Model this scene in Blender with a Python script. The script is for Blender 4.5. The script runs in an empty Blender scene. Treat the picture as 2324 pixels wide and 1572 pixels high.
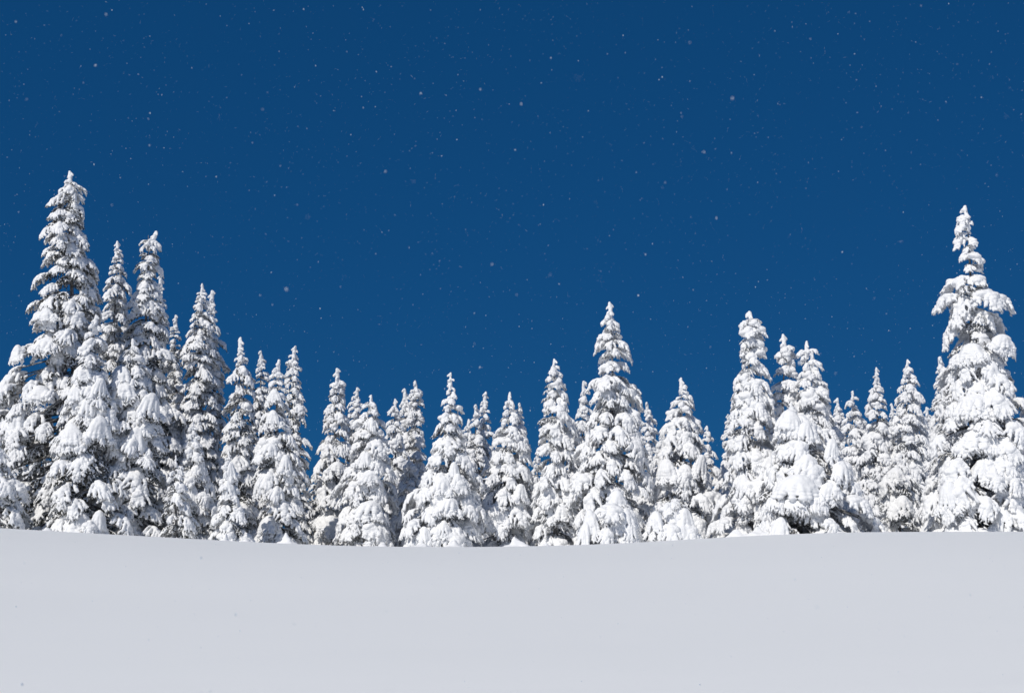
import bpy, bmesh, math, random
import numpy as np
from mathutils import Vector, Matrix, Euler, noise

R = math.radians
scene = bpy.context.scene
col = scene.collection

# ------------------------------------------------------------------ camera
PW, PH = 2324.0, 1572.0                 # measuring frame of the photograph
LENS = 40.0
FPX = PW * LENS / 36.0
EYE = 2.2
HORIZON_V = 1247.0
PITCH = math.atan((HORIZON_V - PH / 2) / FPX)
cam_data = bpy.data.cameras.new('camera')
cam_data.lens = LENS
cam_data.sensor_width = 36.0
cam_data.clip_start = 0.05
cam_data.clip_end = 20000.0
cam_data.dof.use_dof = True
cam_data.dof.focus_distance = 34.0
cam_data.dof.aperture_fstop = 6.3
cam = bpy.data.objects.new('camera', cam_data)
cam.location = (0, 0, EYE)
cam.rotation_euler = (math.pi / 2 + PITCH, 0, 0)
col.objects.link(cam)
scene.camera = cam

# ------------------------------------------------------------------ sky and sun
SUN_ELEV = R(42)
SUN_AZ = R(216)                          # clockwise from +Y (north): behind the camera, a little to its left
world = bpy.data.worlds.new('World')
scene.world = world
world.use_nodes = True
wn = world.node_tree
wn.nodes.clear()
sky = wn.nodes.new('ShaderNodeTexSky')
sky.sky_type = 'NISHITA'
sky.sun_disc = False
sky.sun_elevation = SUN_ELEV
sky.sun_rotation = SUN_AZ
sky.altitude = 3000
sky.air_density = 1.2
sky.dust_density = 0.0
sky.ozone_density = 10.0
bg = wn.nodes.new('ShaderNodeBackground')
bg.inputs['Strength'].default_value = 0.085
wo = wn.nodes.new('ShaderNodeOutputWorld')
# deep polarised blue of the mountain sky: the same grade for the whole dome
ssep = wn.nodes.new('ShaderNodeSeparateColor')
scmb = wn.nodes.new('ShaderNodeCombineColor')
wn.links.new(sky.outputs['Color'], ssep.inputs['Color'])
for ch, p_, k_ in (('Red', 0.5, 0.073), ('Green', 0.34, 0.59), ('Blue', 0.34, 1.36)):
    pw = wn.nodes.new('ShaderNodeMath')
    pw.operation = 'POWER'
    pw.inputs[1].default_value = p_
    ml = wn.nodes.new('ShaderNodeMath')
    ml.operation = 'MULTIPLY'
    ml.inputs[1].default_value = k_
    wn.links.new(ssep.outputs[ch], pw.inputs[0])
    wn.links.new(pw.outputs[0], ml.inputs[0])
    wn.links.new(ml.outputs[0], scmb.inputs[ch])
wn.links.new(scmb.outputs['Color'], bg.inputs['Color'])
wn.links.new(bg.outputs['Background'], wo.inputs['Surface'])

sun_data = bpy.data.lights.new('sun', 'SUN')
sun_data.energy = 3.2
sun_data.angle = R(0.53)
sun_data.color = (1.0, 0.955, 0.885)
sun = bpy.data.objects.new('sun', sun_data)
sdir = Vector((math.sin(SUN_AZ) * math.cos(SUN_ELEV), math.cos(SUN_AZ) * math.cos(SUN_ELEV), math.sin(SUN_ELEV)))
sun.rotation_euler = (-sdir).to_track_quat('-Z', 'Y').to_euler()
sun.location = (-10, -20, 40)
col.objects.link(sun)

vs = scene.view_settings
vs.view_transform = 'Standard'
vs.look = 'None'
vs.exposure = 0.0
vs.gamma = 1.0
vs.use_curve_mapping = False
scene.cycles.max_bounces = 8
scene.cycles.diffuse_bounces = 7
scene.cycles.glossy_bounces = 2
scene.cycles.transmission_bounces = 2
scene.cycles.caustics_reflective = False
scene.cycles.caustics_refractive = False
scene.cycles.use_denoising = True
scene.cycles.denoiser = 'OPENIMAGEDENOISE'
scene.cycles.denoising_input_passes = 'RGB_ALBEDO_NORMAL'


def at(u, v, D):
    """point seen at measuring-frame position (u, v), D metres ahead of the camera"""
    dx = (u - PW / 2) / FPX
    dy = (PH / 2 - v) / FPX
    d = Vector((dx, math.cos(PITCH) - dy * math.sin(PITCH), math.sin(PITCH) + dy * math.cos(PITCH)))
    return Vector((0, 0, EYE)) + d * (D / d.y)


# ------------------------------------------------------------------ materials
def nodes_of(name):
    m = bpy.data.materials.new(name)
    m.use_nodes = True
    nt = m.node_tree
    return m, nt, nt.nodes['Principled BSDF']


def snow_material(name, color, scale, bump, dist):
    m, nt, p = nodes_of(name)
    tc = nt.nodes.new('ShaderNodeTexCoord')
    n1 = nt.nodes.new('ShaderNodeTexNoise')
    n1.inputs['Scale'].default_value = scale
    n1.inputs['Detail'].default_value = 6
    n1.inputs['Roughness'].default_value = 0.6
    nt.links.new(tc.outputs['Object'], n1.inputs['Vector'])
    ramp = nt.nodes.new('ShaderNodeMixRGB')
    ramp.inputs['Color1'].default_value = (*[c * 0.95 for c in color], 1)
    ramp.inputs['Color2'].default_value = (*color, 1)
    nt.links.new(n1.outputs['Fac'], ramp.inputs['Fac'])
    nt.links.new(ramp.outputs['Color'], p.inputs['Base Color'])
    b = nt.nodes.new('ShaderNodeBump')
    b.inputs['Strength'].default_value = bump
    b.inputs['Distance'].default_value = dist
    nt.links.new(n1.outputs['Fac'], b.inputs['Height'])
    nt.links.new(b.outputs['Normal'], p.inputs['Normal'])
    p.inputs['Roughness'].default_value = 0.75
    p.inputs['Specular IOR Level'].default_value = 0.2
    return m


M_FLAKE = snow_material('snowflake', (0.74, 0.79, 0.85), 3.0, 0.0, 0.01)
_nt = M_FLAKE.node_tree
_tr = _nt.nodes.new('ShaderNodeBsdfTranslucent')
_tr.inputs['Color'].default_value = (0.74, 0.79, 0.85, 1)
_mx = _nt.nodes.new('ShaderNodeMixShader')
_nt.links.new(_nt.nodes['Principled BSDF'].outputs[0], _mx.inputs[1])
_nt.links.new(_tr.outputs[0], _mx.inputs[2])
_nt.links.new(_mx.outputs[0], _nt.nodes['Material Output'].inputs['Surface'])
M_SNOW = snow_material('branch_snow', (0.90, 0.905, 0.915), 9.0, 0.35, 0.05)
M_PILLOW = snow_material('pillow_snow', (0.90, 0.905, 0.915), 3.0, 0.3, 0.05)


def ground_material():
    m, nt, p = nodes_of('wind_packed_snow')
    tc = nt.nodes.new('ShaderNodeTexCoord')
    mp = nt.nodes.new('ShaderNodeMapping')
    mp.inputs['Scale'].default_value = (0.35, 1.1, 1.0)
    nt.links.new(tc.outputs['Object'], mp.inputs['Vector'])
    n1 = nt.nodes.new('ShaderNodeTexNoise')
    n1.inputs['Scale'].default_value = 0.5
    n1.inputs['Detail'].default_value = 4
    nt.links.new(mp.outputs['Vector'], n1.inputs['Vector'])
    n2 = nt.nodes.new('ShaderNodeTexNoise')
    n2.inputs['Scale'].default_value = 55
    n2.inputs['Detail'].default_value = 3
    nt.links.new(tc.outputs['Object'], n2.inputs['Vector'])
    mix = nt.nodes.new('ShaderNodeMixRGB')
    mix.inputs['Color1'].default_value = (0.872, 0.886, 0.89, 1)
    mix.inputs['Color2'].default_value = (0.902, 0.915, 0.917, 1)
    nt.links.new(n2.outputs['Fac'], mix.inputs['Fac'])
    nt.links.new(mix.outputs['Color'], p.inputs['Base Color'])
    b1 = nt.nodes.new('ShaderNodeBump')
    b1.inputs['Strength'].default_value = 0.4
    b1.inputs['Distance'].default_value = 0.05
    nt.links.new(n1.outputs['Fac'], b1.inputs['Height'])
    b2 = nt.nodes.new('ShaderNodeBump')
    b2.inputs['Strength'].default_value = 0.06
    b2.inputs['Distance'].default_value = 0.01
    nt.links.new(n2.outputs['Fac'], b2.inputs['Height'])
    nt.links.new(b1.outputs['Normal'], b2.inputs['Normal'])
    nt.links.new(b2.outputs['Normal'], p.inputs['Normal'])
    p.inputs['Roughness'].default_value = 0.7
    p.inputs['Specular IOR Level'].default_value = 0.2
    return m


M_GROUND = ground_material()


def needle_material():
    # dark fir needles, rimed with frost by an amount each bough carries (object colour, red channel)
    m, nt, p = nodes_of('frosted_needles')
    tc = nt.nodes.new('ShaderNodeTexCoord')
    oi = nt.nodes.new('ShaderNodeObjectInfo')
    sep = nt.nodes.new('ShaderNodeSeparateColor')
    nt.links.new(oi.outputs['Color'], sep.inputs['Color'])
    n = nt.nodes.new('ShaderNodeTexNoise')
    n.inputs['Scale'].default_value = 16
    n.inputs['Detail'].default_value = 5
    n.inputs['Roughness'].default_value = 0.75
    nt.links.new(tc.outputs['Object'], n.inputs['Vector'])
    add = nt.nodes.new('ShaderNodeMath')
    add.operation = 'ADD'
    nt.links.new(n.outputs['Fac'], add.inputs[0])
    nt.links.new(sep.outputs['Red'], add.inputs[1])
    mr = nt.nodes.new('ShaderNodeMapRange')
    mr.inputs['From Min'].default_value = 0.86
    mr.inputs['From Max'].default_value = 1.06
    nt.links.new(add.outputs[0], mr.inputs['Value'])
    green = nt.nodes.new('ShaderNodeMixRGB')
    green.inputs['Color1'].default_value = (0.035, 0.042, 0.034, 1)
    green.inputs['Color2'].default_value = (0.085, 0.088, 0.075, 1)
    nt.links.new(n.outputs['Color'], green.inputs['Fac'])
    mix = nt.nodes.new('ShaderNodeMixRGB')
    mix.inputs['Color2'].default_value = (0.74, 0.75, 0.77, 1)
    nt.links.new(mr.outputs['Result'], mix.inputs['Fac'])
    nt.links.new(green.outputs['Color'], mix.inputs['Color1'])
    nt.links.new(mix.outputs['Color'], p.inputs['Base Color'])
    p.inputs['Roughness'].default_value = 0.8
    p.inputs['Specular IOR Level'].default_value = 0.2
    return m


M_NEEDLE = needle_material()


def bark_material():
    m, nt, p = nodes_of('frosted_bark')
    tc = nt.nodes.new('ShaderNodeTexCoord')
    mp = nt.nodes.new('ShaderNodeMapping')
    mp.inputs['Scale'].default_value = (6, 6, 1.5)
    nt.links.new(tc.outputs['Object'], mp.inputs['Vector'])
    n = nt.nodes.new('ShaderNodeTexNoise')
    n.inputs['Scale'].default_value = 3
    n.inputs['Detail'].default_value = 6
    nt.links.new(mp.outputs['Vector'], n.inputs['Vector'])
    cr = nt.nodes.new('ShaderNodeValToRGB')
    cr.color_ramp.elements[0].position = 0.35
    cr.color_ramp.elements[0].color = (0.045, 0.040, 0.036, 1)
    cr.color_ramp.elements[1].position = 0.7
    cr.color_ramp.elements[1].color = (0.42, 0.42, 0.43, 1)
    nt.links.new(n.outputs['Fac'], cr.inputs['Fac'])
    nt.links.new(cr.outputs['Color'], p.inputs['Base Color'])
    p.inputs['Roughness'].default_value = 0.9
    return m


M_BARK = bark_material()

# ------------------------------------------------------------------ ground
YC = 30.0        # distance of the crest of the slope
CREST = [(-900, 1180), (-400, 1183), (0, 1193), (200, 1205), (400, 1216), (600, 1227), (720, 1233), (850, 1237.5), (1000, 1239), (1150, 1238.5),
         (1300, 1235), (1420, 1230), (1550, 1221), (1700, 1213), (1850, 1208), (2050, 1208.5), (2324, 1207), (2800, 1200), (3300, 1192)]
_cx = np.array([at(u, v, YC).x for u, v in CREST])
_cz = np.array([at(u, v, YC).z for u, v in CREST])


def crest_z(x):
    # smooth the measured polyline
    z = 0
    for k, w in ((-1.6, 1), (-0.8, 2), (0, 3), (0.8, 2), (1.6, 1)):
        z += w * np.interp(x + k, _cx, _cz)
    return z / 9.0


def ground_z(x, y):
    zc = crest_z(x) - 0.015
    t = y / YC
    up = zc * (1 + 0.3 * (t - 1) if t > 1 else 1 - (1 - t) ** 2.4 if t > 0 else max(2.4 * t, -6))
    back = zc - 0.05 * (y - YC)
    back = max(back, zc - 1.3) if y > YC else back
    k = 0.22
    h = max(0.0, min(1.0, 0.5 + 0.5 * (back - up) / k))
    z = back * (1 - h) + up * h - k * h * (1 - h)
    if abs(x) < 90 and -30 < y < 90:
        w = min(1.0, max(0.0, (22 - y) / 8.0, (y - 34) / 8.0))
        z += w * 0.2 * noise.noise(Vector((x * 0.075, y * 0.085, 3.1)))
    return z


def build_ground():
    def axis(a, b, step, far):
        mid = list(np.arange(a, b + 1e-6, step))
        out, s, p = [], step, b
        while p < far:
            s *= 1.35
            p += s
            out.append(p)
        inn, s, p = [], step, a
        while p > -far:
            s *= 1.35
            p -= s
            inn.append(p)
        return inn[::-1] + mid + out
    xs = axis(-30, 30, 0.5, 6000)
    ys = axis(0, 36, 0.3, 6000)
    verts = [(x, y, ground_z(x, y)) for y in ys for x in xs]
    nx = len(xs)
    faces = [(j * nx + i, j * nx + i + 1, (j + 1) * nx + i + 1, (j + 1) * nx + i) for j in range(len(ys) - 1) for i in range(nx - 1)]
    me = bpy.data.meshes.new('ground')
    me.from_pydata(verts, [], faces)
    me.polygons.foreach_set('use_smooth', [True] * len(faces))
    me.materials.append(M_GROUND)
    o = bpy.data.objects.new('ground', me)
    o['kind'] = 'structure'
    o['label'] = 'smooth untracked snow slope rising to a soft crest'
    col.objects.link(o)


build_ground()

# ------------------------------------------------------------------ snow surfaces from overlapping lumps
ICO = {}


def ico(sub):
    if sub not in ICO:
        bm = bmesh.new()
        bmesh.ops.create_icosphere(bm, subdivisions=sub, radius=1)
        ICO[sub] = (np.array([v.co[:] for v in bm.verts]), np.array([[v.index for v in f.verts] for f in bm.faces]))
        bm.free()
    return ICO[sub]


def blobs_to_mesh(name, blobs, voxel, mat, smooth=4, rough=0.0, rough_scale=6.0, seed=0):
    """blobs: (centre, (rx, ry, rz)) ellipsoids, fused into one snow skin"""
    V, F, off = [], [], 0
    v0, f0 = ico(2)
    for c, r in blobs:
        V.append(v0 * np.array(r) + np.array(c))
        F.append(f0 + off)
        off += len(v0)
    V = np.concatenate(V)
    F = np.concatenate(F)
    tmp = bpy.data.meshes.new('tmp')
    tmp.from_pydata(V.tolist(), [], F.tolist())
    ob = bpy.data.objects.new('tmp', tmp)
    col.objects.link(ob)
    rm = ob.modifiers.new('remesh', 'REMESH')
    rm.mode = 'VOXEL'
    rm.voxel_size = voxel
    sm = ob.modifiers.new('smooth', 'SMOOTH')
    sm.factor = 0.5
    sm.iterations = smooth
    dg = bpy.context.evaluated_depsgraph_get()
    me = bpy.data.meshes.new_from_object(ob.evaluated_get(dg))
    bpy.data.objects.remove(ob)
    bpy.data.meshes.remove(tmp)
    me.name = name
    if rough:
        me.calc_loop_triangles()
        n = len(me.vertices)
        co = np.empty(n * 3)
        me.vertices.foreach_get('co', co)
        no = np.array([v.normal[:] for v in me.vertices])
        co = co.reshape(-1, 3)
        s = Vector((seed * 3.7, seed * 1.3, seed * 2.1))
        d = np.array([noise.fractal(Vector(c) * rough_scale + s, 1.0, 2.0, 3) for c in co])
        co += no * d[:, None] * rough
        me.vertices.foreach_set('co', co.ravel())
    me.polygons.foreach_set('use_smooth', [True] * len(me.polygons))
    me.materials.clear()
    me.materials.append(mat)
    me.update()
    return me


def tube(V, F, pts, radii, sides):
    base = len(V)
    for i, p in enumerate(pts):
        d = (pts[min(i + 1, len(pts) - 1)] - pts[max(i - 1, 0)]).normalized()
        a = d.cross(Vector((0, 0, 1)) if abs(d.z) < 0.9 else Vector((1, 0, 0))).normalized()
        b = d.cross(a)
        for k in range(sides):
            t = 2 * math.pi * k / sides
            V.append(p + (a * math.cos(t) + b * math.sin(t)) * radii[i])
    for i in range(len(pts) - 1):
        for k in range(sides):
            k2 = (k + 1) % sides
            F.append((base + i * sides + k, base + i * sides + k2, base + (i + 1) * sides + k2, base + (i + 1) * sides + k))


def walk(p, yaw, pitch0, pitch1, length, n, rng, wob=0.06, power=0.85):
    """a drooping twig: list of points"""
    pts = [p.copy()]
    for i in range(n):
        t = (i + 0.5) / n
        pi_ = pitch0 + (pitch1 - pitch0) * t ** power
        yaw += rng.uniform(-wob, wob)
        d = Vector((math.cos(pi_) * math.cos(yaw), math.cos(pi_) * math.sin(yaw), math.sin(pi_)))
        p = p + d * (length / n)
        pts.append(p.copy())
    return pts, yaw


def lerp_pts(pts, t):
    x = t * (len(pts) - 1)
    i = min(int(x), len(pts) - 2)
    return pts[i].lerp(pts[i + 1], x - i)


def make_bough(cls, load, seed):
    """one fir bough of unit length pointing along +X: needles with twigs, and the snow it carries"""
    rng = random.Random(seed)
    twigs = []               # (points, order)
    p0 = R(rng.uniform(-6, 16))
    p1 = R(rng.uniform(-92, -66)) if cls != 'S' else R(rng.uniform(-80, -40))
    L = 1.0
    main, yw = walk(Vector((0, 0, 0)), 0, p0, p1, L, 12, rng, 0.05, 1.5)
    twigs.append((main, 0))
    nb, blen, fing = {'L': (11, 0.46, 4), 'M': (8, 0.44, 3), 'S': (5, 0.42, 1), 'I': (9, 0.46, 3)}[cls]
    side = rng.choice((-1, 1))
    for i in range(nb):
        t = 0.16 + 0.80 * (i + rng.uniform(-.2, .2)) / nb
        t = min(max(t, .08), .97)
        side = -side
        q = lerp_pts(main, t)
        ln = blen * (0.45 + 0.75 * math.sin(math.pi * min(1, t * 0.8 + 0.22))) * rng.uniform(.75, 1.15)
        yaw = side * R(rng.uniform(38, 68)) * (1.05 - 0.45 * t)
        pm = p0 + (p1 - p0) * t ** 1.5
        br, yy = walk(q, yaw, pm + R(4), min(pm - R(20), R(-72)) + R(rng.uniform(-14, 10)), ln, 6, rng, 0.1, 1.2)
        twigs.append((br, 1))
        for j in range(fing):
            tt = 0.3 + 0.6 * (j + rng.uniform(0, .8)) / fing
            q2 = lerp_pts(br, tt)
            s2 = rng.choice((-1, 1))
            fl = rng.uniform(.10, .21) * (1.2 if cls != 'L' else 1.0)
            fg, _ = walk(q2, yaw + s2 * R(rng.uniform(20, 55)), R(rng.uniform(-45, -25)), R(rng.uniform(-85, -60)), fl, 3, rng, 0.15)
            twigs.append((fg, 2))
    # hanging twigs under the main stem
    for i in range({'L': 9, 'M': 6, 'S': 3, 'I': 9}[cls]):
        q = lerp_pts(main, rng.uniform(.1, .8)) + Vector((0, rng.uniform(-.06, .06), -0.02))
        fg, _ = walk(q, rng.uniform(-1.6, 1.6), R(-40), R(-80), rng.uniform(.12, .24), 3, rng, 0.2)
        twigs.append((fg, 3))

    # ---- snow
    k = {'L': 1.0, 'M': 1.4, 'S': 2.1, 'I': 1.0}[cls]
    thin = 0.42 if cls == 'I' else 1.0
    blobs = []
    for pts, order in twigs:
        n = len(pts)
        if order == 0:
            m = 16
            for i in range(m):
                t = 0.1 + 0.9 * i / (m - 1)
                r = (0.052 + 0.05 * math.sin(math.pi * t ** 1.3) * load) * k * rng.uniform(.85, 1.15) * thin
                c = lerp_pts(pts, t) + Vector((0, rng.uniform(-.02, .02), r * 0.55))
                blobs.append((c, (r * 1.15, r * 1.1, r * 0.85)))
        elif order == 1:
            ln = sum((pts[i + 1] - pts[i]).length for i in range(n - 1))
            m = max(4, int(ln / 0.045))
            bare = rng.random() < (0.10 if cls != 'I' else 0.5)
            for i in range(m):
                t = 0.08 + 0.92 * i / (m - 1)
                r = thin * (0.064 - 0.020 * t) * k * rng.uniform(.8, 1.2) * (0.7 + 0.3 * load)
                if bare:
                    r *= 0.45
                c = lerp_pts(pts, t) + Vector((0, 0, r * 0.5))
                blobs.append((c, (r, r, r * 0.9)))
        else:
            for i in range(4):
                t = 0.2 + 0.8 * i / 3
                if rng.random() < (.35 if order == 3 else 0) + (.35 if cls == 'I' else 0):
                    continue
                r = (0.036 - 0.010 * t) * (k ** 0.8) * rng.uniform(.75, 1.25)
                c = lerp_pts(pts, t) + Vector((0, 0, r * 0.25))
                blobs.append((c, (r, r, r * 1.1)))
    if load > 0.8:
        for i in range(int(1 + 3 * load)):
            t = rng.uniform(.25, .85)
            r = rng.uniform(.09, .145) * load * min(k, 1.4)
            y = rng.uniform(-.17, .17)
            c = lerp_pts(main, t) + Vector((0, y, r * 0.25 - abs(y) * 0.45))
            blobs.append((c, (r * 1.15, r * 1.15, r * 0.8)))
    voxel = {'L': 0.0155, 'M': 0.019, 'S': 0.03, 'I': 0.013}[cls]
    snow = blobs_to_mesh('snow_load', blobs, voxel, M_SNOW, 3, 0.022 * k ** .5, 7.0 / k ** .5, seed)

    # ---- twigs and needles
    V, F = [], []
    for pts, order in twigs:
        r0 = (0.014, 0.007, 0.004, 0.004)[order] * k ** .4
        n = len(pts)
        tube(V, F, pts, [r0 * (1 - 0.75 * i / (n - 1)) for i in range(n)], 4 if order == 0 else 3)
        ln = sum((pts[i + 1] - pts[i]).length for i in range(n - 1))
        step = {'L': 0.0058, 'M': 0.0075, 'S': 0.012, 'I': 0.0055}[cls]
        cnt = int(ln / step) * (2 if order else 3)
        for _ in range(cnt):
            t = rng.uniform(0.04, 1)
            p = lerp_pts(pts, t)
            d = (lerp_pts(pts, min(1, t + .05)) - lerp_pts(pts, max(0, t - .05))).normalized()
            ang = rng.uniform(0, 2 * math.pi)
            a = d.cross(Vector((0, 0, 1)))
            a = a.normalized() if a.length > 1e-4 else Vector((1, 0, 0))
            b = d.cross(a)
            out = (a * math.cos(ang) + b * math.sin(ang))
            if out.z > 0.2:
                out.z *= -1
            nl = rng.uniform(.045, .085) * k ** .6
            tip = p + (out * 0.85 + d * 0.6 + Vector((0, 0, -0.35 * rng.random()))).normalized() * nl
            w = out.cross(d).normalized() * nl * 0.13
            i0 = len(V)
            V += [p - w, p + w, tip]
            F.append((i0, i0 + 1, i0 + 2))
    me = bpy.data.meshes.new('bough')
    me.from_pydata([tuple(v) for v in V], [], F)
    me.materials.append(M_NEEDLE)
    me.update()
    reach = max(p.x for pts, o in twigs for p in pts)
    drop = -main[-1].z
    return me, snow, reach, drop


LIB = {}
_seed = 11
for cls, loads in (('L', (0.5, 0.75, 0.95, 1.15, 1.0, 0.6, 1.35, 0.85)),
                   ('M', (0.5, 0.75, 0.95, 1.15, 0.7, 1.3)),
                   ('S', (0.5, 0.8, 1.0, 1.2, 0.7)),
                   ('I', (0.5, 0.5, 0.5))):
    LIB[cls] = []
    for ld in loads:
        _seed += 7
        LIB[cls].append((ld, *make_bough(cls, ld, _seed)))
for cls in LIB:
    LIB[cls].sort(key=lambda t: t[0])


def make_pillow(seed):
    """a heavy cap of snow about 1 unit across, draped over the boughs: smooth crown, folds running down and out to a ragged rim"""
    rng = random.Random(seed)
    blobs = []
    cx, cy = rng.uniform(-.04, .08), rng.uniform(-.1, .1)
    nf = rng.randint(8, 10)
    folds = [(-1.9 + 3.8 * (i + rng.uniform(-.25, .25)) / (nf - 1), rng.uniform(.82, 1.12), rng.uniform(.75, 1.2)) for i in range(nf)]
    for ang, reach, heavy in folds:
        for j in range(11):
            q = j / 10
            rr = .40 * reach * q
            z = .22 - .14 * q - .50 * q ** 2.3 * (0.75 + .25 * heavy)
            r = (.17 - .085 * q) * (0.85 + .2 * heavy) * rng.uniform(.92, 1.08)
            blobs.append(((cx * (1 - q) + rr * math.cos(ang) * .85, cy * (1 - q) + rr * math.sin(ang) * 1.1, z), (r, r, r * .85)))
        for f in range(rng.randint(2, 4)):             # fingers at the end of the fold
            fa = ang + rng.uniform(-.22, .22)
            r = rng.uniform(.032, .05)
            for g in range(rng.randint(2, 5)):
                rr = .40 * reach + .012 * g
                blobs.append(((rr * math.cos(fa) * .85, rr * math.sin(fa) * 1.1, -.36 - .05 * g + rng.uniform(-.03, .05)), (r * (1 - .12 * g), r * (1 - .12 * g), r * 1.2)))
    blobs.append(((-.1, cy * .5, .12), (.22, .3, .15)))
    return blobs_to_mesh('snow_pillow', blobs, 0.022, M_PILLOW, 8, 0.03, 3.6, seed)


PILLOWS = [make_pillow(300 + i) for i in range(7)]


def make_leader(seed):
    """snow knobs stacked on the leading shoot, unit height"""
    rng = random.Random(seed)
    blobs = []
    z, dx, dy = 0.0, 0.0, 0.0
    while z < 1.0:
        r = (0.17 - 0.07 * z) * rng.uniform(.75, 1.25)
        dx += rng.uniform(-.025, .025)
        dy += rng.uniform(-.025, .025)
        blobs.append(((dx, dy, z), (r, r, r * 1.05)))
        if rng.random() < .75:
            a = rng.uniform(0, 6.28)
            for q in range(3):
                rr = r * (.8 - .12 * q)
                blobs.append(((dx + math.cos(a) * r * (.7 + .55 * q), dy + math.sin(a) * r * (.7 + .55 * q), z - .02 * q * q), (rr, rr, rr * .85)))
        z += r * 0.8
    return blobs_to_mesh('leader_shoot', blobs, 0.03, M_SNOW, 3, 0.025, 7.0, seed)


def make_mound(seed, peak):
    rng = random.Random(seed)
    blobs = [((0, 0, 0), (.5, .45, .22))]
    for i in range(5):
        t = i / 4
        blobs.append(((rng.uniform(-.06, .06), rng.uniform(-.06, .06), .12 + t * peak), (.26 * (1 - .72 * t), .26 * (1 - .72 * t), .2)))
    for i in range(4):
        a = rng.uniform(0, 6.28)
        blobs.append(((math.cos(a) * .3, math.sin(a) * .3, rng.uniform(0, .1)), (.2, .2, .15)))
    return blobs_to_mesh('snow_mound', blobs, 0.045, M_PILLOW, 4, 0.05, 3.0, seed)


MOUND_PEAKS = (.12, .5, .35, .15, .15, .15, .12, .2, .2, .15, .15, .1, .2, .18, .4)
MOUNDS = [make_mound(700 + i, pk) for i, pk in enumerate(MOUND_PEAKS)]
LEADERS = [make_leader(500 + i) for i in range(4)]



def make_limb():
    V, F = [], []
    tube(V, F, [Vector((0, 0, 0)), Vector((.35, 0, .03)), Vector((.7, 0, .02)), Vector((1, 0, 0))], [.030, .026, .02, .014], 6)
    me = bpy.data.meshes.new('limb')
    me.from_pydata([tuple(v) for v in V], [], F)
    me.polygons.foreach_set('use_smooth', [True] * len(F))
    me.materials.append(M_BARK)
    return me


LIMB = make_limb()
N_OBJ = [0]


def link(name, data, parent, mat=None, frost=None):
    o = bpy.data.objects.new(name, data)
    col.objects.link(o)
    if parent is not None:
        o.parent = parent
    if mat is not None:
        o.matrix_basis = mat
    if frost is not None:
        o.color = (frost, frost, frost, 1)
    N_OBJ[0] += 1
    return o


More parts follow.
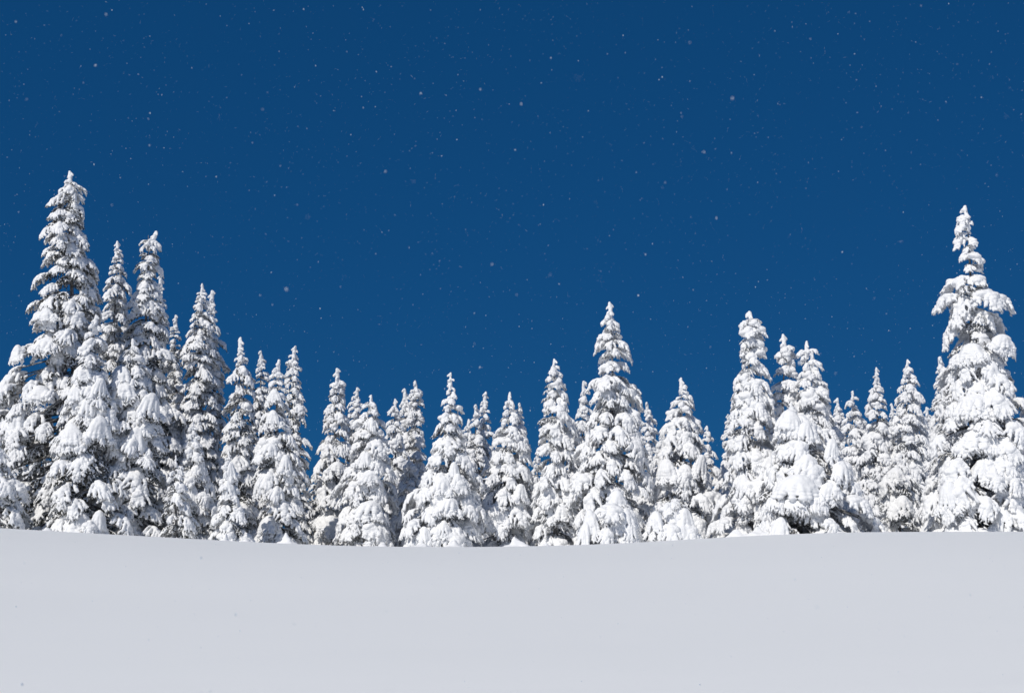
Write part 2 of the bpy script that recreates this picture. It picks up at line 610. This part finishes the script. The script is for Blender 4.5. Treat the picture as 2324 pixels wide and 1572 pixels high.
def fir(top, base_u, D, prof, label, frost=0.5, load=0.95, seed=0, tier=0.58, group=None, nring=6.6, name='fir_tree', bare_tip=None,
        ragged=0.25, gaps=0.08, tip_tilt=None, pil=()):
    """a snow-laden fir. top: measured tip; prof: rows (v, u_left, u_right) of its outline; D: metres from the camera"""
    rng = random.Random(seed * 31 + 5)
    tip = at(top[0], top[1], D)
    bx = at(base_u, 1215, D).x
    by = D + rng.uniform(-.4, .4)
    bz = ground_z(bx, by) - 0.15
    H = tip.z - bz
    root = bpy.data.objects.new(name, None)
    root.location = (bx, by, bz)
    root.empty_display_size = 0.3
    col.objects.link(root)
    root['label'] = label
    root['category'] = 'tree'
    if group:
        root['group'] = group
    lean = (tip.x - bx, rng.uniform(-.2, .2))

    ph1, ph2 = rng.uniform(0, 6), rng.uniform(0, 6)
    bend = 0.018 * H

    def axis(z):
        t = z / H
        return Vector((lean[0] * t + bend * math.sin(t * 5 + ph1) * t * (1 - t) * 3, lean[1] * t + bend * math.sin(t * 4 + ph2) * t * (1 - t) * 3, z))
    zs, rl, rr = [H], [0.05], [0.05]
    for v, ul, ur in prof:
        a = at(ul, v, D)
        b = at(ur, v, D)
        z = a.z - bz
        c = axis(z).x + bx
        full = 1.1 + .16 * min(1, max(0, (v - 850) / 250))     # lower boughs interlock with the neighbours
        zs.append(z)
        rl.append(max(.08, (c - a.x) * full))
        rr.append(max(.08, (b.x - c) * full))
    zs.append(0.0)
    rl.append(rl[-1] * 1.0)
    rr.append(rr[-1] * 1.0)
    o_ = np.argsort(zs)
    zs = np.array(zs)[o_]
    rl = np.array(rl)[o_]
    rr = np.array(rr)[o_]

    def rad(z, az=None):
        l = np.interp(z, zs, rl)
        r = np.interp(z, zs, rr)
        if az is None:
            return 0.5 * (l + r)
        c = math.cos(az)
        if c > 0:
            return r * c * c + 0.5 * (l + r) * (1 - c * c)
        return l * c * c + 0.5 * (l + r) * (1 - c * c)

    # trunk
    V, F = [], []
    n = 14
    tr = 0.010 * H + 0.03
    tube(V, F, [axis(H * i / n * 0.985) for i in range(n + 1)], [tr * (1.15 if i == 0 else 1) * (1 - 0.93 * i / n) for i in range(n + 1)], 9)
    me = bpy.data.meshes.new('trunk')
    me.from_pydata([tuple(v) for v in V], [], F)
    me.polygons.foreach_set('use_smooth', [True] * len(F))
    me.materials.append(M_BARK)
    link('trunk', me, root)

    # leading shoot
    lh = min(0.09 * H, 0.6) * rng.uniform(.8, 1.15)
    ls = link('leader_shoot', rng.choice(LEADERS), root,
              Matrix.Translation(axis(H - lh)) @ (Euler((0, tip_tilt, 0)) if tip_tilt else Euler((rng.uniform(-.08, .08), rng.uniform(-.08, .08), rng.uniform(0, 6)))).to_matrix().to_4x4() @ Matrix.Diagonal((lh * .8, lh * .8, lh, 1)))

    # tiers of boughs
    front = []

    def add_bough(zz, az, q, want, fr, droop=0.55, cls=None, cap=None):
        # boughs longer than cap hang their spray at the end of a bare limb
        ln = min(q, cap or rng.uniform(.6, 1.0))
        off = q - ln
        cls = cls or ('S' if ln < .30 else ('M' if ln < .60 else 'L'))
        ld, bme, sme, reach, drop = min(LIB[cls], key=lambda e: abs(e[0] - want) + 0.3 * rng.random())
        sc = ln / reach
        za = max(0.12, min(zz + droop * ln * (drop / reach), H - 0.05))
        a0 = axis(min(H - .05, za + off * 0.30))
        org = axis(za) + Vector((math.cos(az) * off, math.sin(az) * off, 0))
        pit = rng.uniform(-.2, .16) + min(.25, off * .18)
        m = (Matrix.Translation(org) @ Matrix.Rotation(az, 4, 'Z') @ Matrix.Rotation(pit, 4, 'Y') @ Matrix.Rotation(rng.uniform(-.28, .28), 4, 'X')
             @ Matrix.Diagonal((sc, sc * rng.uniform(.85, 1.25), sc * rng.uniform(.85, 1.15), 1)))
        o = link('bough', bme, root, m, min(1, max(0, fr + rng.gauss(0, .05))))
        link('snow_load', sme, o)
        if off > 0.1:
            d = org - a0
            th = 0.6 + 0.5 * off
            link('limb', LIMB, root, Matrix.Translation(a0) @ d.to_track_quat('X', 'Z').to_matrix().to_4x4() @ Matrix.Diagonal((d.length * 1.1, th, th, 1)))
        return org, pit, ln

    z = 0.02
    az = rng.uniform(0, 6)
    while z < H - lh * 0.55:
        r = rad(z)
        if r < 0.58:
            step = max(.13, tier * 1.1 * r)
            cnt = rng.choice((3, 4, 4)) if r < .35 else rng.choice((4, 4, 5))
        else:
            step = max(.2, min(tier * r, .5))
            cnt = int(max(nring, 2 * math.pi * r / .9) + rng.random())
        step *= rng.uniform(.85, 1.15)
        swell = rng.uniform(.82, 1.1) if r < .9 else rng.uniform(.9, 1.06)         # some tiers reach out, some stay short
        for j in range(cnt):
            az += 2 * math.pi / cnt + rng.uniform(-.25, .25)
            s = math.sin(az)
            if s > 0.35 and rng.random() < 0.55:
                continue
            if rng.random() < gaps:
                continue
            zz = z + rng.uniform(-.25, .25) * step
            q = rad(zz, az) * swell * (1 + .12 * math.sin(2 * az + ph1 + zz * 1.7)) * (1.08 - ragged * rng.random() ** 1.5)
            if rng.random() < 0.06 and q < 1:
                q *= 1.15
            org, pit, ln = add_bough(zz, az, q, load + rng.gauss(0, 0.22), frost)
            if s < -0.2 and q > 0.5:
                front.append((org, az, ln, pit))
        az += rng.uniform(.3, 1.2)
        # short inner boughs between the tiers, frost lowered to paint in recess shade
        if r > 0.3:
            n_in = 4 if r < .6 else (6 if r < 1 else 8)
            for j in range(n_in):
                a2 = az + 2 * math.pi * (j + rng.uniform(-.25, .25)) / n_in
                if math.sin(a2) > .5:
                    continue
                add_bough(z + step * rng.uniform(.35, .65), a2, r * rng.uniform(.5, .78), .5, frost - .03, cls='I', cap=.7)
        z += step
    # heavy snow cushions lying on the boughs (u, v, width, height as measured)
    for u, v, w, h in pil:
        zt = at(u, v, D).z - bz
        d = by - 0.66 * rad(zt)
        c = at(u, v, d)
        mpx = d / FPX
        ax = axis(zt)
        loc = Vector((c.x - bx, c.y - by, c.z - bz))
        a = math.atan2(loc.y - ax.y, loc.x - ax.x)
        big = w > 56
        m = (Matrix.Translation(loc) @ Matrix.Rotation(a, 4, 'Z') @ Matrix.Rotation(R(rng.uniform(-4, 10)), 4, 'Y') @ Matrix.Rotation(rng.uniform(-.14, .14), 4, 'X')
             @ Matrix.Diagonal((w * mpx * rng.uniform(.95, 1.1), w * mpx * 1.12, h * mpx * 1.5, 1)))
        link('snow_pillow', rng.choice(PILLOWS), root, m)
        dist = (loc - ax).xy.length
        nb = 6 if big else 3
        for q in range(nb):
            da = (q / (nb - 1) - .5) * (w * mpx) / max(.4, dist)
            add_bough(zt - h * mpx * .85, a + da, max(.3, dist + w * mpx * .40 * math.cos(da)), .8, frost, cap=max(.35, .55 * w * mpx))
    return root


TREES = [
    # top, base_u, D, outline rows (v, left, right), label, options; low frost up to the trio partly paints in their shade
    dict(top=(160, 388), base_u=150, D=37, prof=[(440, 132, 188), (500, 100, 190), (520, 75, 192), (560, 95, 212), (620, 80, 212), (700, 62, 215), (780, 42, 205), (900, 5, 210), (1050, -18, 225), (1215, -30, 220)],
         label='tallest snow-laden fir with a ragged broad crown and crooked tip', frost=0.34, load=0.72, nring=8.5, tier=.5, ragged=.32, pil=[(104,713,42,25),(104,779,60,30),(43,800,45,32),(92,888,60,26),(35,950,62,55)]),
    dict(top=(-12, 985), base_u=-20, D=33.5, prof=[(1020, -45, 20), (1090, -75, 40), (1215, -95, 70)],
         label='stout low fir hugging the foot of the tallest fir on its open side', frost=0.34, load=0.84),
    dict(top=(265, 548), base_u=262, D=41, prof=[(600, 252, 282), (650, 244, 290), (720, 235, 292), (800, 222, 300), (950, 200, 320), (1215, 180, 340)],
         label='slim dark fir with thin needle-like spire between the tallest fir and the bent-topped fir', frost=0.37, load=0.54),
    dict(top=(333, 520), base_u=335, D=39, prof=[(545, 318, 350), (590, 306, 366), (640, 298, 362), (700, 285, 366), (760, 280, 382), (850, 268, 396), (950, 262, 405), (1215, 250, 415)],
         label='tall fir whose snowy tip is bent over to one side', frost=0.34, load=0.74, ragged=.34, tip_tilt=.4),
    dict(top=(372, 632), base_u=376, D=43, prof=[(690, 360, 386), (800, 350, 398), (1000, 340, 410), (1215, 335, 420)],
         label='thin fir spire just behind the bent-topped tall fir', frost=0.37, load=0.54),
    dict(top=(391, 712), base_u=396, D=42, prof=[(760, 379, 404), (830, 370, 412), (950, 362, 418), (1215, 355, 428)],
         label='narrow short fir tucked between the bent-topped fir and the twin spires', frost=0.35, load=0.64),
    dict(top=(212, 715), base_u=190, D=34, prof=[(770, 190, 236), (830, 168, 246), (900, 150, 252), (1000, 132, 268), (1100, 118, 285), (1215, 108, 292)],
         label='broad front fir with large snow pillows, standing before the slim dark fir', frost=0.37, load=0.94, pil=[(187,843,52,32),(227,874,35,32),(173,888,45,30),(203,914,40,42),(225,965,50,40),(163,983,58,40),(180,1180,58,40),(225,1177,36,36)]),
    dict(top=(300, 770), base_u=315, D=35, prof=[(830, 268, 335), (900, 252, 345), (1000, 250, 372), (1100, 262, 395), (1215, 280, 408)],
         label='front fir heaped with sloping snow, standing before the bent-topped fir', frost=0.35, load=0.89, pil=[(277,848,48,30),(279,882,62,38),(340,913,52,44),(308,993,52,45),(263,1007,45,38)]),
    dict(top=(409, 1036), base_u=408, D=34, prof=[(1075, 396, 428), (1120, 388, 440), (1215, 378, 455)],
         label='bowed sapling with drooping bare twigs and a rounded snow cap', frost=0.32, load=0.44, ragged=.35, name='fir_sapling'),
    dict(top=(460, 646), base_u=452, D=40, prof=[(690, 444, 476), (740, 434, 482), (800, 420, 492), (850, 416, 494), (950, 412, 498), (1050, 410, 500), (1215, 415, 500)],
         label='dense columnar fir, the taller of the twin spires', frost=0.34, load=0.54, tier=.48),
    dict(top=(479, 660), base_u=486, D=42, prof=[(720, 468, 490), (790, 466, 508), (810, 466, 516), (900, 462, 512), (1000, 458, 512), (1215, 450, 520)],
         label='slim fir behind, the shorter of the twin spires', frost=0.32, load=0.69),
    dict(top=(445, 960), base_u=448, D=36, prof=[(1010, 428, 465), (1080, 418, 480), (1215, 412, 495)],
         label='small fir smothered in snow at the foot of the twin spires', frost=0.35, load=0.94, pil=[(440,1010,30,34),(452,1060,36,34),(436,1120,34,40)]),
    dict(top=(546, 764), base_u=540, D=38, prof=[(810, 532, 562), (850, 522, 570), (868, 516, 578), (900, 512, 566), (960, 505, 574), (1040, 495, 578), (1215, 485, 582)],
         label='slender fir with one long side bough high up, beside the twin spires', frost=0.35, load=0.69, ragged=.36, gaps=.1),
    dict(top=(523, 1028), base_u=528, D=34, prof=[(1070, 510, 540), (1130, 498, 555), (1215, 488, 572)],
         label='small pointed fir coated thickly in snow below the slender fir', frost=0.37, load=1.04, name='fir_sapling', pil=[(523,1065,24,26),(518,1105,30,30)]),
    dict(top=(600, 802), base_u=602, D=42, prof=[(840, 588, 614), (900, 580, 622), (1000, 575, 630), (1215, 565, 640)],
         label='darker slim fir in the trio of close spires', frost=0.32, load=0.59),
    dict(top=(628, 816), base_u=632, D=36, prof=[(860, 608, 645), (920, 596, 652), (1000, 585, 665), (1080, 580, 682), (1215, 582, 688)],
         label='front fir of the trio, hung with rounded snow lumps', frost=0.38, load=0.94, pil=[(623,895,30,22),(620,944,30,25),(611,1016,40,25),(591,1099,32,30),(649,1048,30,30),(631,1120,30,28),(611,1189,52,38)]),
    dict(top=(668, 789), base_u=682, D=40, prof=[(840, 650, 690), (900, 650, 693), (1000, 648, 698), (1080, 650, 702), (1215, 655, 706)],
         label='even, tight-tiered fir, tallest of the trio of close spires', frost=0.32, load=0.59, tier=.48),
    dict(top=(722, 1062), base_u=714, D=43, prof=[(1100, 704, 738), (1160, 690, 748), (1215, 680, 755)],
         label='dim shaded fir low in the gap beside the trio', frost=0.32, load=0.54),
    dict(top=(770, 840), base_u=762, D=40, prof=[(880, 754, 786), (920, 745, 794), (950, 738, 792), (1000, 738, 800), (1080, 722, 806), (1215, 712, 812)],
         label='tall fir with a tiny square tip at the edge of the wide gap', frost=.44, load=.85, pil=[(767,1057,40,18),(753,1184,54,28)]),
    dict(top=(804, 878), base_u=808, D=43, prof=[(920, 790, 818), (980, 784, 826), (1100, 778, 840), (1215, 770, 850)],
         label='thin fir tip peeking out behind the square-tipped fir', frost=.43, load=.75),
    dict(top=(840, 896), base_u=830, D=37, prof=[(925, 822, 862), (960, 804, 870), (1020, 798, 872), (1100, 786, 882), (1215, 770, 888)],
         label='front fir with flat shelf-like snowy boughs near its tip', frost=.48, load=1.05, pil=[(842,1077,42,22),(839,1149,60,28),(860,1207,46,32),(828,1037,35,25)]),
    dict(top=(896, 908), base_u=895, D=41, prof=[(950, 880, 910), (1020, 868, 922), (1100, 862, 932), (1215, 855, 940)],
         label='fine-textured conical fir, lowest of the pale cluster', frost=.47, load=.8),
    dict(top=(922, 884), base_u=920, D=43, prof=[(930, 908, 934), (1000, 898, 946), (1215, 880, 965)],
         label='thin fir tip leaning against the taller fir of the pale cluster', frost=.45, load=.8),
    dict(top=(941, 862), base_u=944, D=42, prof=[(900, 926, 958), (960, 920, 962), (1020, 916, 966), (1100, 905, 975), (1215, 895, 985)],
         label='blunt-topped tall fir of the pale cluster', frost=.45, load=.8, tier=.48),
    dict(top=(1025, 847), base_u=1005, D=36, prof=[(900, 1014, 1036), (930, 1002, 1044), (960, 992, 1046), (1010, 974, 1060), (1080, 955, 1074), (1150, 935, 1080), (1215, 918, 1082)],
         label='wide-skirted fir with a very long thin snowy spire', frost=.50, load=1.1, pil=[(1002,1097,42,30),(1031,1063,26,28),(1019,1141,45,28),(1039,1086,26,22),(1008,1195,30,26),(961,1210,34,28)]),
    dict(top=(929, 1035), base_u=930, D=39, prof=[(1070, 915, 945), (1130, 904, 960), (1215, 894, 975)],
         label='low fir half merged into the wide-skirted long-spired fir', frost=.48, load=1.0),
    dict(top=(1059, 950), base_u=1062, D=43, prof=[(990, 1046, 1072), (1060, 1035, 1085), (1215, 1020, 1100)],
         label='smallest fir tip showing beside the long-spired fir', frost=.47, load=.85),
    dict(top=(1080, 922), base_u=1082, D=42, prof=[(970, 1066, 1092), (1040, 1058, 1102), (1215, 1045, 1115)],
         label='shorter of two slim pale firs standing close together', frost=.46, load=.8),
    dict(top=(1099, 888), base_u=1096, D=42, prof=[(940, 1086, 1112), (1000, 1078, 1120), (1100, 1070, 1128), (1215, 1060, 1138)],
         label='taller of two slim pale firs standing close together', frost=.46, load=.85),
    dict(top=(1157, 887), base_u=1145, D=37, prof=[(930, 1138, 1172), (980, 1130, 1186), (1020, 1120, 1196), (1080, 1112, 1202), (1150, 1088, 1206), (1215, 1066, 1210)],
         label='compact conical fir with a forked tip and drooping skirts', frost=.50, load=1.1, pil=[(1123,1164,58,30),(1181,1112,34,26)]),
    dict(top=(1178, 918), base_u=1172, D=38, prof=[(960, 1164, 1190), (1040, 1155, 1200), (1215, 1140, 1212)],
         label='second slim tip rising from the forked compact fir', frost=.5, load=1.0),
    dict(top=(1258, 817), base_u=1258, D=37, prof=[(850, 1240, 1278), (900, 1238, 1290), (950, 1232, 1304), (1020, 1220, 1308), (1100, 1212, 1312), (1215, 1200, 1316)],
         label='steep fir with stacked shelves of snow beside the compact forked fir', frost=.50, load=1.15, pil=[(1276,1155,45,30),(1247,1117,34,26)]),
    dict(top=(1218, 1020), base_u=1215, D=42, prof=[(1060, 1204, 1232), (1120, 1195, 1240), (1215, 1185, 1250)],
         label='small frosted fir in the gap below the steep shelved fir', frost=.52, load=.8),
    dict(top=(1325, 869), base_u=1325, D=42, prof=[(910, 1310, 1340), (960, 1304, 1346), (1050, 1298, 1355), (1215, 1285, 1365)],
         label='frosted fir peeking out behind the tall tapering fir', frost=.52, load=.9, pil=[(1347,1071,50,34),(1431,1040,42,28)]),
    dict(top=(1384, 688), base_u=1384, D=36, prof=[(720, 1372, 1400), (770, 1360, 1412), (790, 1356, 1422), (830, 1358, 1424), (860, 1345, 1438), (920, 1340, 1450), (1000, 1322, 1456), (1080, 1312, 1460), (1215, 1305, 1465)],
         label='tall tapering fir with short snowy arms, far taller than its neighbours', frost=.52, load=1.1),
    dict(top=(1400, 1105), base_u=1385, D=32, prof=[(1130, 1375, 1420), (1165, 1345, 1440), (1215, 1312, 1448)],
         label='low mound-like fir buried under huge round snow pillows', frost=.5, load=1.35, name='fir_sapling', pil=[(1400,1137,52,45),(1421,1174,45,38),(1378,1162,40,32),(1341,1179,42,42),(1400,1194,32,26),(1429,1202,36,30),(1326,1208,34,46)]),
    dict(top=(1470, 913), base_u=1475, D=42, prof=[(950, 1460, 1484), (1010, 1454, 1490), (1080, 1448, 1500), (1215, 1440, 1510)],
         label='thin white fir alone in the gap next to the tall tapering fir', frost=.53, load=1.0),
    dict(top=(1502, 980), base_u=1504, D=40, prof=[(1020, 1488, 1514), (1080, 1480, 1525), (1215, 1470, 1540)],
         label='small white fir tip against the broad-shouldered fir', frost=.53, load=1.1),
    dict(top=(1555, 853), base_u=1545, D=36, prof=[(890, 1544, 1568), (930, 1524, 1584), (980, 1510, 1590), (1040, 1495, 1606), (1100, 1474, 1616), (1160, 1462, 1618), (1215, 1450, 1612)],
         label='broad-shouldered fir with a narrow neck and thick snow', frost=.52, load=1.2, pil=[(1555,1075,44,40),(1510,1060,50,36),(1590,1050,40,36)]),
    dict(top=(1530, 1130), base_u=1525, D=32, prof=[(1155, 1500, 1560), (1185, 1475, 1580), (1215, 1460, 1592)],
         label='low sprawling fir under snow pillows before the broad-shouldered fir', frost=.5, load=1.3, name='fir_sapling', pil=[(1529,1160,55,40),(1554,1176,46,42),(1486,1180,44,38),(1548,1210,46,34)]),
    dict(top=(1603, 968), base_u=1612, D=40, prof=[(1010, 1592, 1620), (1070, 1586, 1634), (1215, 1575, 1650)],
         label='slim fir close behind the broad-shouldered fir', frost=.53, load=.95),
    dict(top=(1655, 940), base_u=1662, D=39, prof=[(980, 1642, 1672), (1040, 1634, 1685), (1215, 1620, 1700)],
         label='thin feathery fir at the side of the club-armed fir', frost=.52, load=.9),
    dict(top=(1711, 702), base_u=1705, D=33, prof=[(722, 1694, 1728), (738, 1682, 1748), (780, 1690, 1752), (830, 1682, 1745), (880, 1674, 1762), (930, 1668, 1765), (1010, 1655, 1768), (1100, 1638, 1775), (1215, 1618, 1785)],
         label='tall fir with fat club-shaped snowy arms at its top', frost=.54, load=1.25, ragged=.32, pil=[(1745,1062,52,48),(1690,1100,44,36)]),
    dict(top=(1778, 760), base_u=1788, D=34.5, prof=[(790, 1762, 1800), (830, 1760, 1806), (880, 1756, 1818), (1000, 1745, 1830), (1215, 1735, 1845)],
         label='fir with a flag of snow on its tip beside the club-armed fir', frost=.54, load=1.2),
    dict(top=(1826, 778), base_u=1850, D=34, prof=[(800, 1812, 1842), (850, 1808, 1858), (900, 1800, 1878), (960, 1800, 1890), (1030, 1800, 1902), (1100, 1805, 1930), (1160, 1810, 1960), (1215, 1815, 1985)],
         label='double-tipped fir with long sloping boughs down one side', frost=.54, load=1.1),
    dict(top=(1846, 802), base_u=1858, D=35, prof=[(850, 1838, 1862), (920, 1832, 1884), (1050, 1825, 1900), (1215, 1815, 1930)],
         label='lower second tip beside the double-tipped fir', frost=.54, load=1.05),
    dict(top=(1795, 915), base_u=1815, D=31.8, prof=[(950, 1770, 1835), (1000, 1762, 1875), (1060, 1752, 1905), (1130, 1742, 1950), (1215, 1735, 1985)],
         label='squat front fir with the biggest smooth snow domes', frost=.52, load=1.35, nring=8, tier=.5, pil=[(1808,1100,98,46),(1828,1049,58,36),(1888,1015,38,38),(1907,1065,52,34),(1792,950,56,38),(1828,975,44,34),(1768,1195,45,40),(1880,1110,50,30)]),
    dict(top=(1905, 903), base_u=1905, D=43, prof=[(950, 1890, 1918), (1030, 1880, 1925), (1215, 1865, 1940)],
         label='small frosted tip beside a slightly taller round-tipped fir', frost=.55, load=.85),
    dict(top=(1927, 892), base_u=1928, D=42, prof=[(920, 1912, 1942), (960, 1908, 1952), (1040, 1900, 1958), (1215, 1890, 1970)],
         label='finely frosted fir with round tip, lower than its slender neighbour', frost=.55, load=.85),
    dict(top=(1980, 838), base_u=1982, D=41, prof=[(880, 1970, 1992), (920, 1960, 2002), (980, 1952, 2012), (1060, 1945, 2022), (1215, 1935, 2035)],
         label='slender pale fir with a knobbly column-like tip', frost=.55, load=1.0),
    dict(top=(2021, 918), base_u=2022, D=43, prof=[(960, 2012, 2034), (1040, 2004, 2042), (1215, 1995, 2055)],
         label='tiny fir tip between two pale frosted firs', frost=.55, load=.85),
    dict(top=(2068, 813), base_u=2070, D=40, prof=[(850, 2055, 2084), (900, 2044, 2100), (950, 2036, 2106), (1030, 2030, 2112), (1215, 2015, 2125)],
         label='lopsided pale fir with side knob, standing near the giant white fir', frost=.55, load=.95),
    dict(top=(2020, 1035), base_u=2035, D=36, prof=[(1070, 2000, 2050), (1120, 1988, 2075), (1215, 1975, 2100)],
         label='low bushy fir in front of the pale frosted firs', frost=.5, load=1.1, pil=[(2030,1075,44,28),(2050,1140,44,30)]),
    dict(top=(2130, 815), base_u=2132, D=37, prof=[(850, 2116, 2150), (900, 2112, 2152), (980, 2105, 2160), (1100, 2098, 2170), (1215, 2090, 2180)],
         label='narrow shaggy fir almost touching the giant white fir', frost=.55, load=1.0),
    dict(top=(2209, 455), base_u=2235, D=31.5, prof=[(490, 2183, 2212), (530, 2182, 2214), (552, 2184, 2218), (562, 2192, 2248), (600, 2192, 2262), (616, 2188, 2235), (640, 2162, 2270), (668, 2142, 2304), (720, 2156, 2292), (790, 2158, 2306), (840, 2150, 2322), (920, 2142, 2338), (1000, 2122, 2350), (1100, 2108, 2370), (1215, 2095, 2390)],
         label='giant white fir with a crooked detached-looking spire and tiers of heavy snow', frost=.54, load=1.2, tier=.66, gaps=.12, pil=[(2218,989,75,36),(2280,1040,70,40),(2208,912,70,38),(2249,845,45,50),(2229,1061,50,35),(2152,1117,45,48),(2203,1128,50,36),(2280,1168,60,44),(2272,774,60,28),(2203,794,60,28)]),
    dict(top=(2345, 800), base_u=2365, D=34, prof=[(880, 2325, 2375), (1000, 2310, 2400), (1215, 2290, 2430)],
         label='snowy fir mostly hidden close behind the giant white fir', frost=.52, load=1.1),
]
for i, t in enumerate(TREES):
    fir(seed=i + 1, **t)
_r = random.Random(77)
EXTRA = {1893: 962, 1951: 948, 2004: 975, 2046: 958, 2104: 925, 2160: 900, 2225: 905, 2290: 930}
for i, u in enumerate(list(range(-40, 2390, 74)) + list(EXTRA)):
    fixed = EXTRA.get(u)
    u += _r.uniform(-18, 18) if not fixed else 0
    if 690 < u < 735:
        continue
    tv = _r.uniform(985, 1070) if u > 735 else (_r.uniform(820, 900) if u < 430 else _r.uniform(900, 1000))
    if fixed:
        tv = fixed
    w = _r.uniform(44, 58)
    fir(top=(u, tv), base_u=u, D=_r.uniform(45, 50), prof=[(tv + 50, u - w * .4, u + w * .4), (tv + 130, u - w * .75, u + w * .75), (1215, u - w, u + w)],
        label=('dim fir deep in the stand behind the tallest fir and the twin spires' if u < 712 else
               'frosted fir deep in the stand behind the pale cluster and the tall tapering fir' if u < 1640 else
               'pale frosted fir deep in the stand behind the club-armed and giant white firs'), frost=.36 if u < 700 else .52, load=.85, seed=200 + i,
        group='dim firs behind the spires' if u < 712 else 'frosted firs behind the front row' if u < 1640 else 'pale firs behind the giant fir', tier=.55)
print('TREES', len(TREES), 'PARTS', N_OBJ[0])


# ------------------------------------------------------------------ lumps of snow along the crest
for i, (u, D, w, pk, lab) in enumerate([
        (105, 31.0, .45, .12, 'low rounded snow lump on the crest below the tallest fir'),
        (512, 30.8, .42, .5, 'sharp little snow peak on the crest below the small pointed fir'),
        (652, 30.9, .7, .35, 'leaning snow lump on the crest under the trio of close spires'),
        (560, 31.2, .5, .15, 'flat snow lump on the crest between the slender fir and the trio'),
        (868, 31.0, .6, .15, 'low snow lump on the crest beside the shelf-boughed fir'),
        (956, 30.9, .7, .15, 'rounded snow lump on the crest under the low merged fir'),
        (1032, 31.0, .85, .12, 'wide snow lump on the crest under the long-spired fir'),
        (1172, 30.8, .9, .2, 'wide rising snow lump on the crest under the forked fir'),
        (1240, 31.1, .5, .2, 'small snow lump on the crest below the steep shelved fir'),
        (1672, 31.0, .8, .15, 'round snow lump on the crest under the club-armed fir'),
        (1722, 30.7, .9, .15, 'broad snow lump on the crest between the club-armed fir and the snow-domed fir'),
        (1890, 30.8, 1.3, .1, 'long white drift on the crest at the foot of the snow-domed fir'),
        (1985, 31.2, .7, .2, 'snow lump on the crest beneath the slender pale fir'),
        (2195, 30.7, 1.5, .18, 'big white drift banked against the giant white fir'),
        (2290, 30.8, .7, .4, 'pointed snow lump on the crest under the outer skirt of the giant white fir')]):
    p = at(u, 1215, D)
    o = link('snow_mound', MOUNDS[i], None)
    o.location = (p.x, D, ground_z(p.x, D) - 0.02)
    o.scale = (w, w * .8, w * .8)
    o.rotation_euler = (0, 0, i * 1.3)
    o['label'] = lab
    o['category'] = 'snow mound'
    o['group'] = 'lumps of snow along the crest'

# ------------------------------------------------------------------ falling snow
def build_flakes():
    rng = np.random.default_rng(4)
    n = 75000
    p = np.stack([rng.uniform(-13, 13, n), rng.uniform(-3, 16, n), rng.uniform(0.2, 10.2, n)], 1)
    near = np.stack([rng.uniform(-2, 2, 600), rng.uniform(-1.5, 2.8, 600), rng.uniform(1.0, 4.2, 600)], 1)
    p = np.concatenate([p, near])
    d = np.linalg.norm(p - np.array([0, 0, EYE]), axis=1)
    ok = (d > 0.7) & (p[:, 2] > 1.0 + 0.085 * np.maximum(p[:, 1], 0))
    p, d = p[ok], d[ok]
    n = len(p)
    octv = np.array([[1, 0, 0], [-1, 0, 0], [0, 1, 0], [0, -1, 0], [0, 0, 1], [0, 0, -1]], float)
    octf = np.array([[0, 2, 4], [2, 1, 4], [1, 3, 4], [3, 0, 4], [2, 0, 5], [1, 2, 5], [3, 1, 5], [0, 3, 5]])
    size = 0.0010 * (0.45 + rng.gamma(1.6, 0.5, n)) * np.clip(d / 2.6, 0.35, 1.0)
    V = octv[None] * size[:, None, None] * rng.uniform(.6, 1.5, (n, 6, 1))
    q = rng.normal(size=(n, 3, 3))
    q, _ = np.linalg.qr(q)
    V = np.einsum('nij,nkj->nki', q, V)
    V[:, :, 2] *= 1.35
    V += p[:, None, :]
    F = octf[None] + (np.arange(n) * 6)[:, None, None]
    me = bpy.data.meshes.new('falling_snow')
    me.from_pydata(V.reshape(-1, 3).tolist(), [], F.reshape(-1, 3).tolist())
    me.materials.append(M_FLAKE)
    o = bpy.data.objects.new('falling_snow', me)
    o['kind'] = 'stuff'
    o['label'] = 'fine snowflakes drifting through the air'
    o['category'] = 'snowflakes'
    col.objects.link(o)


build_flakes()
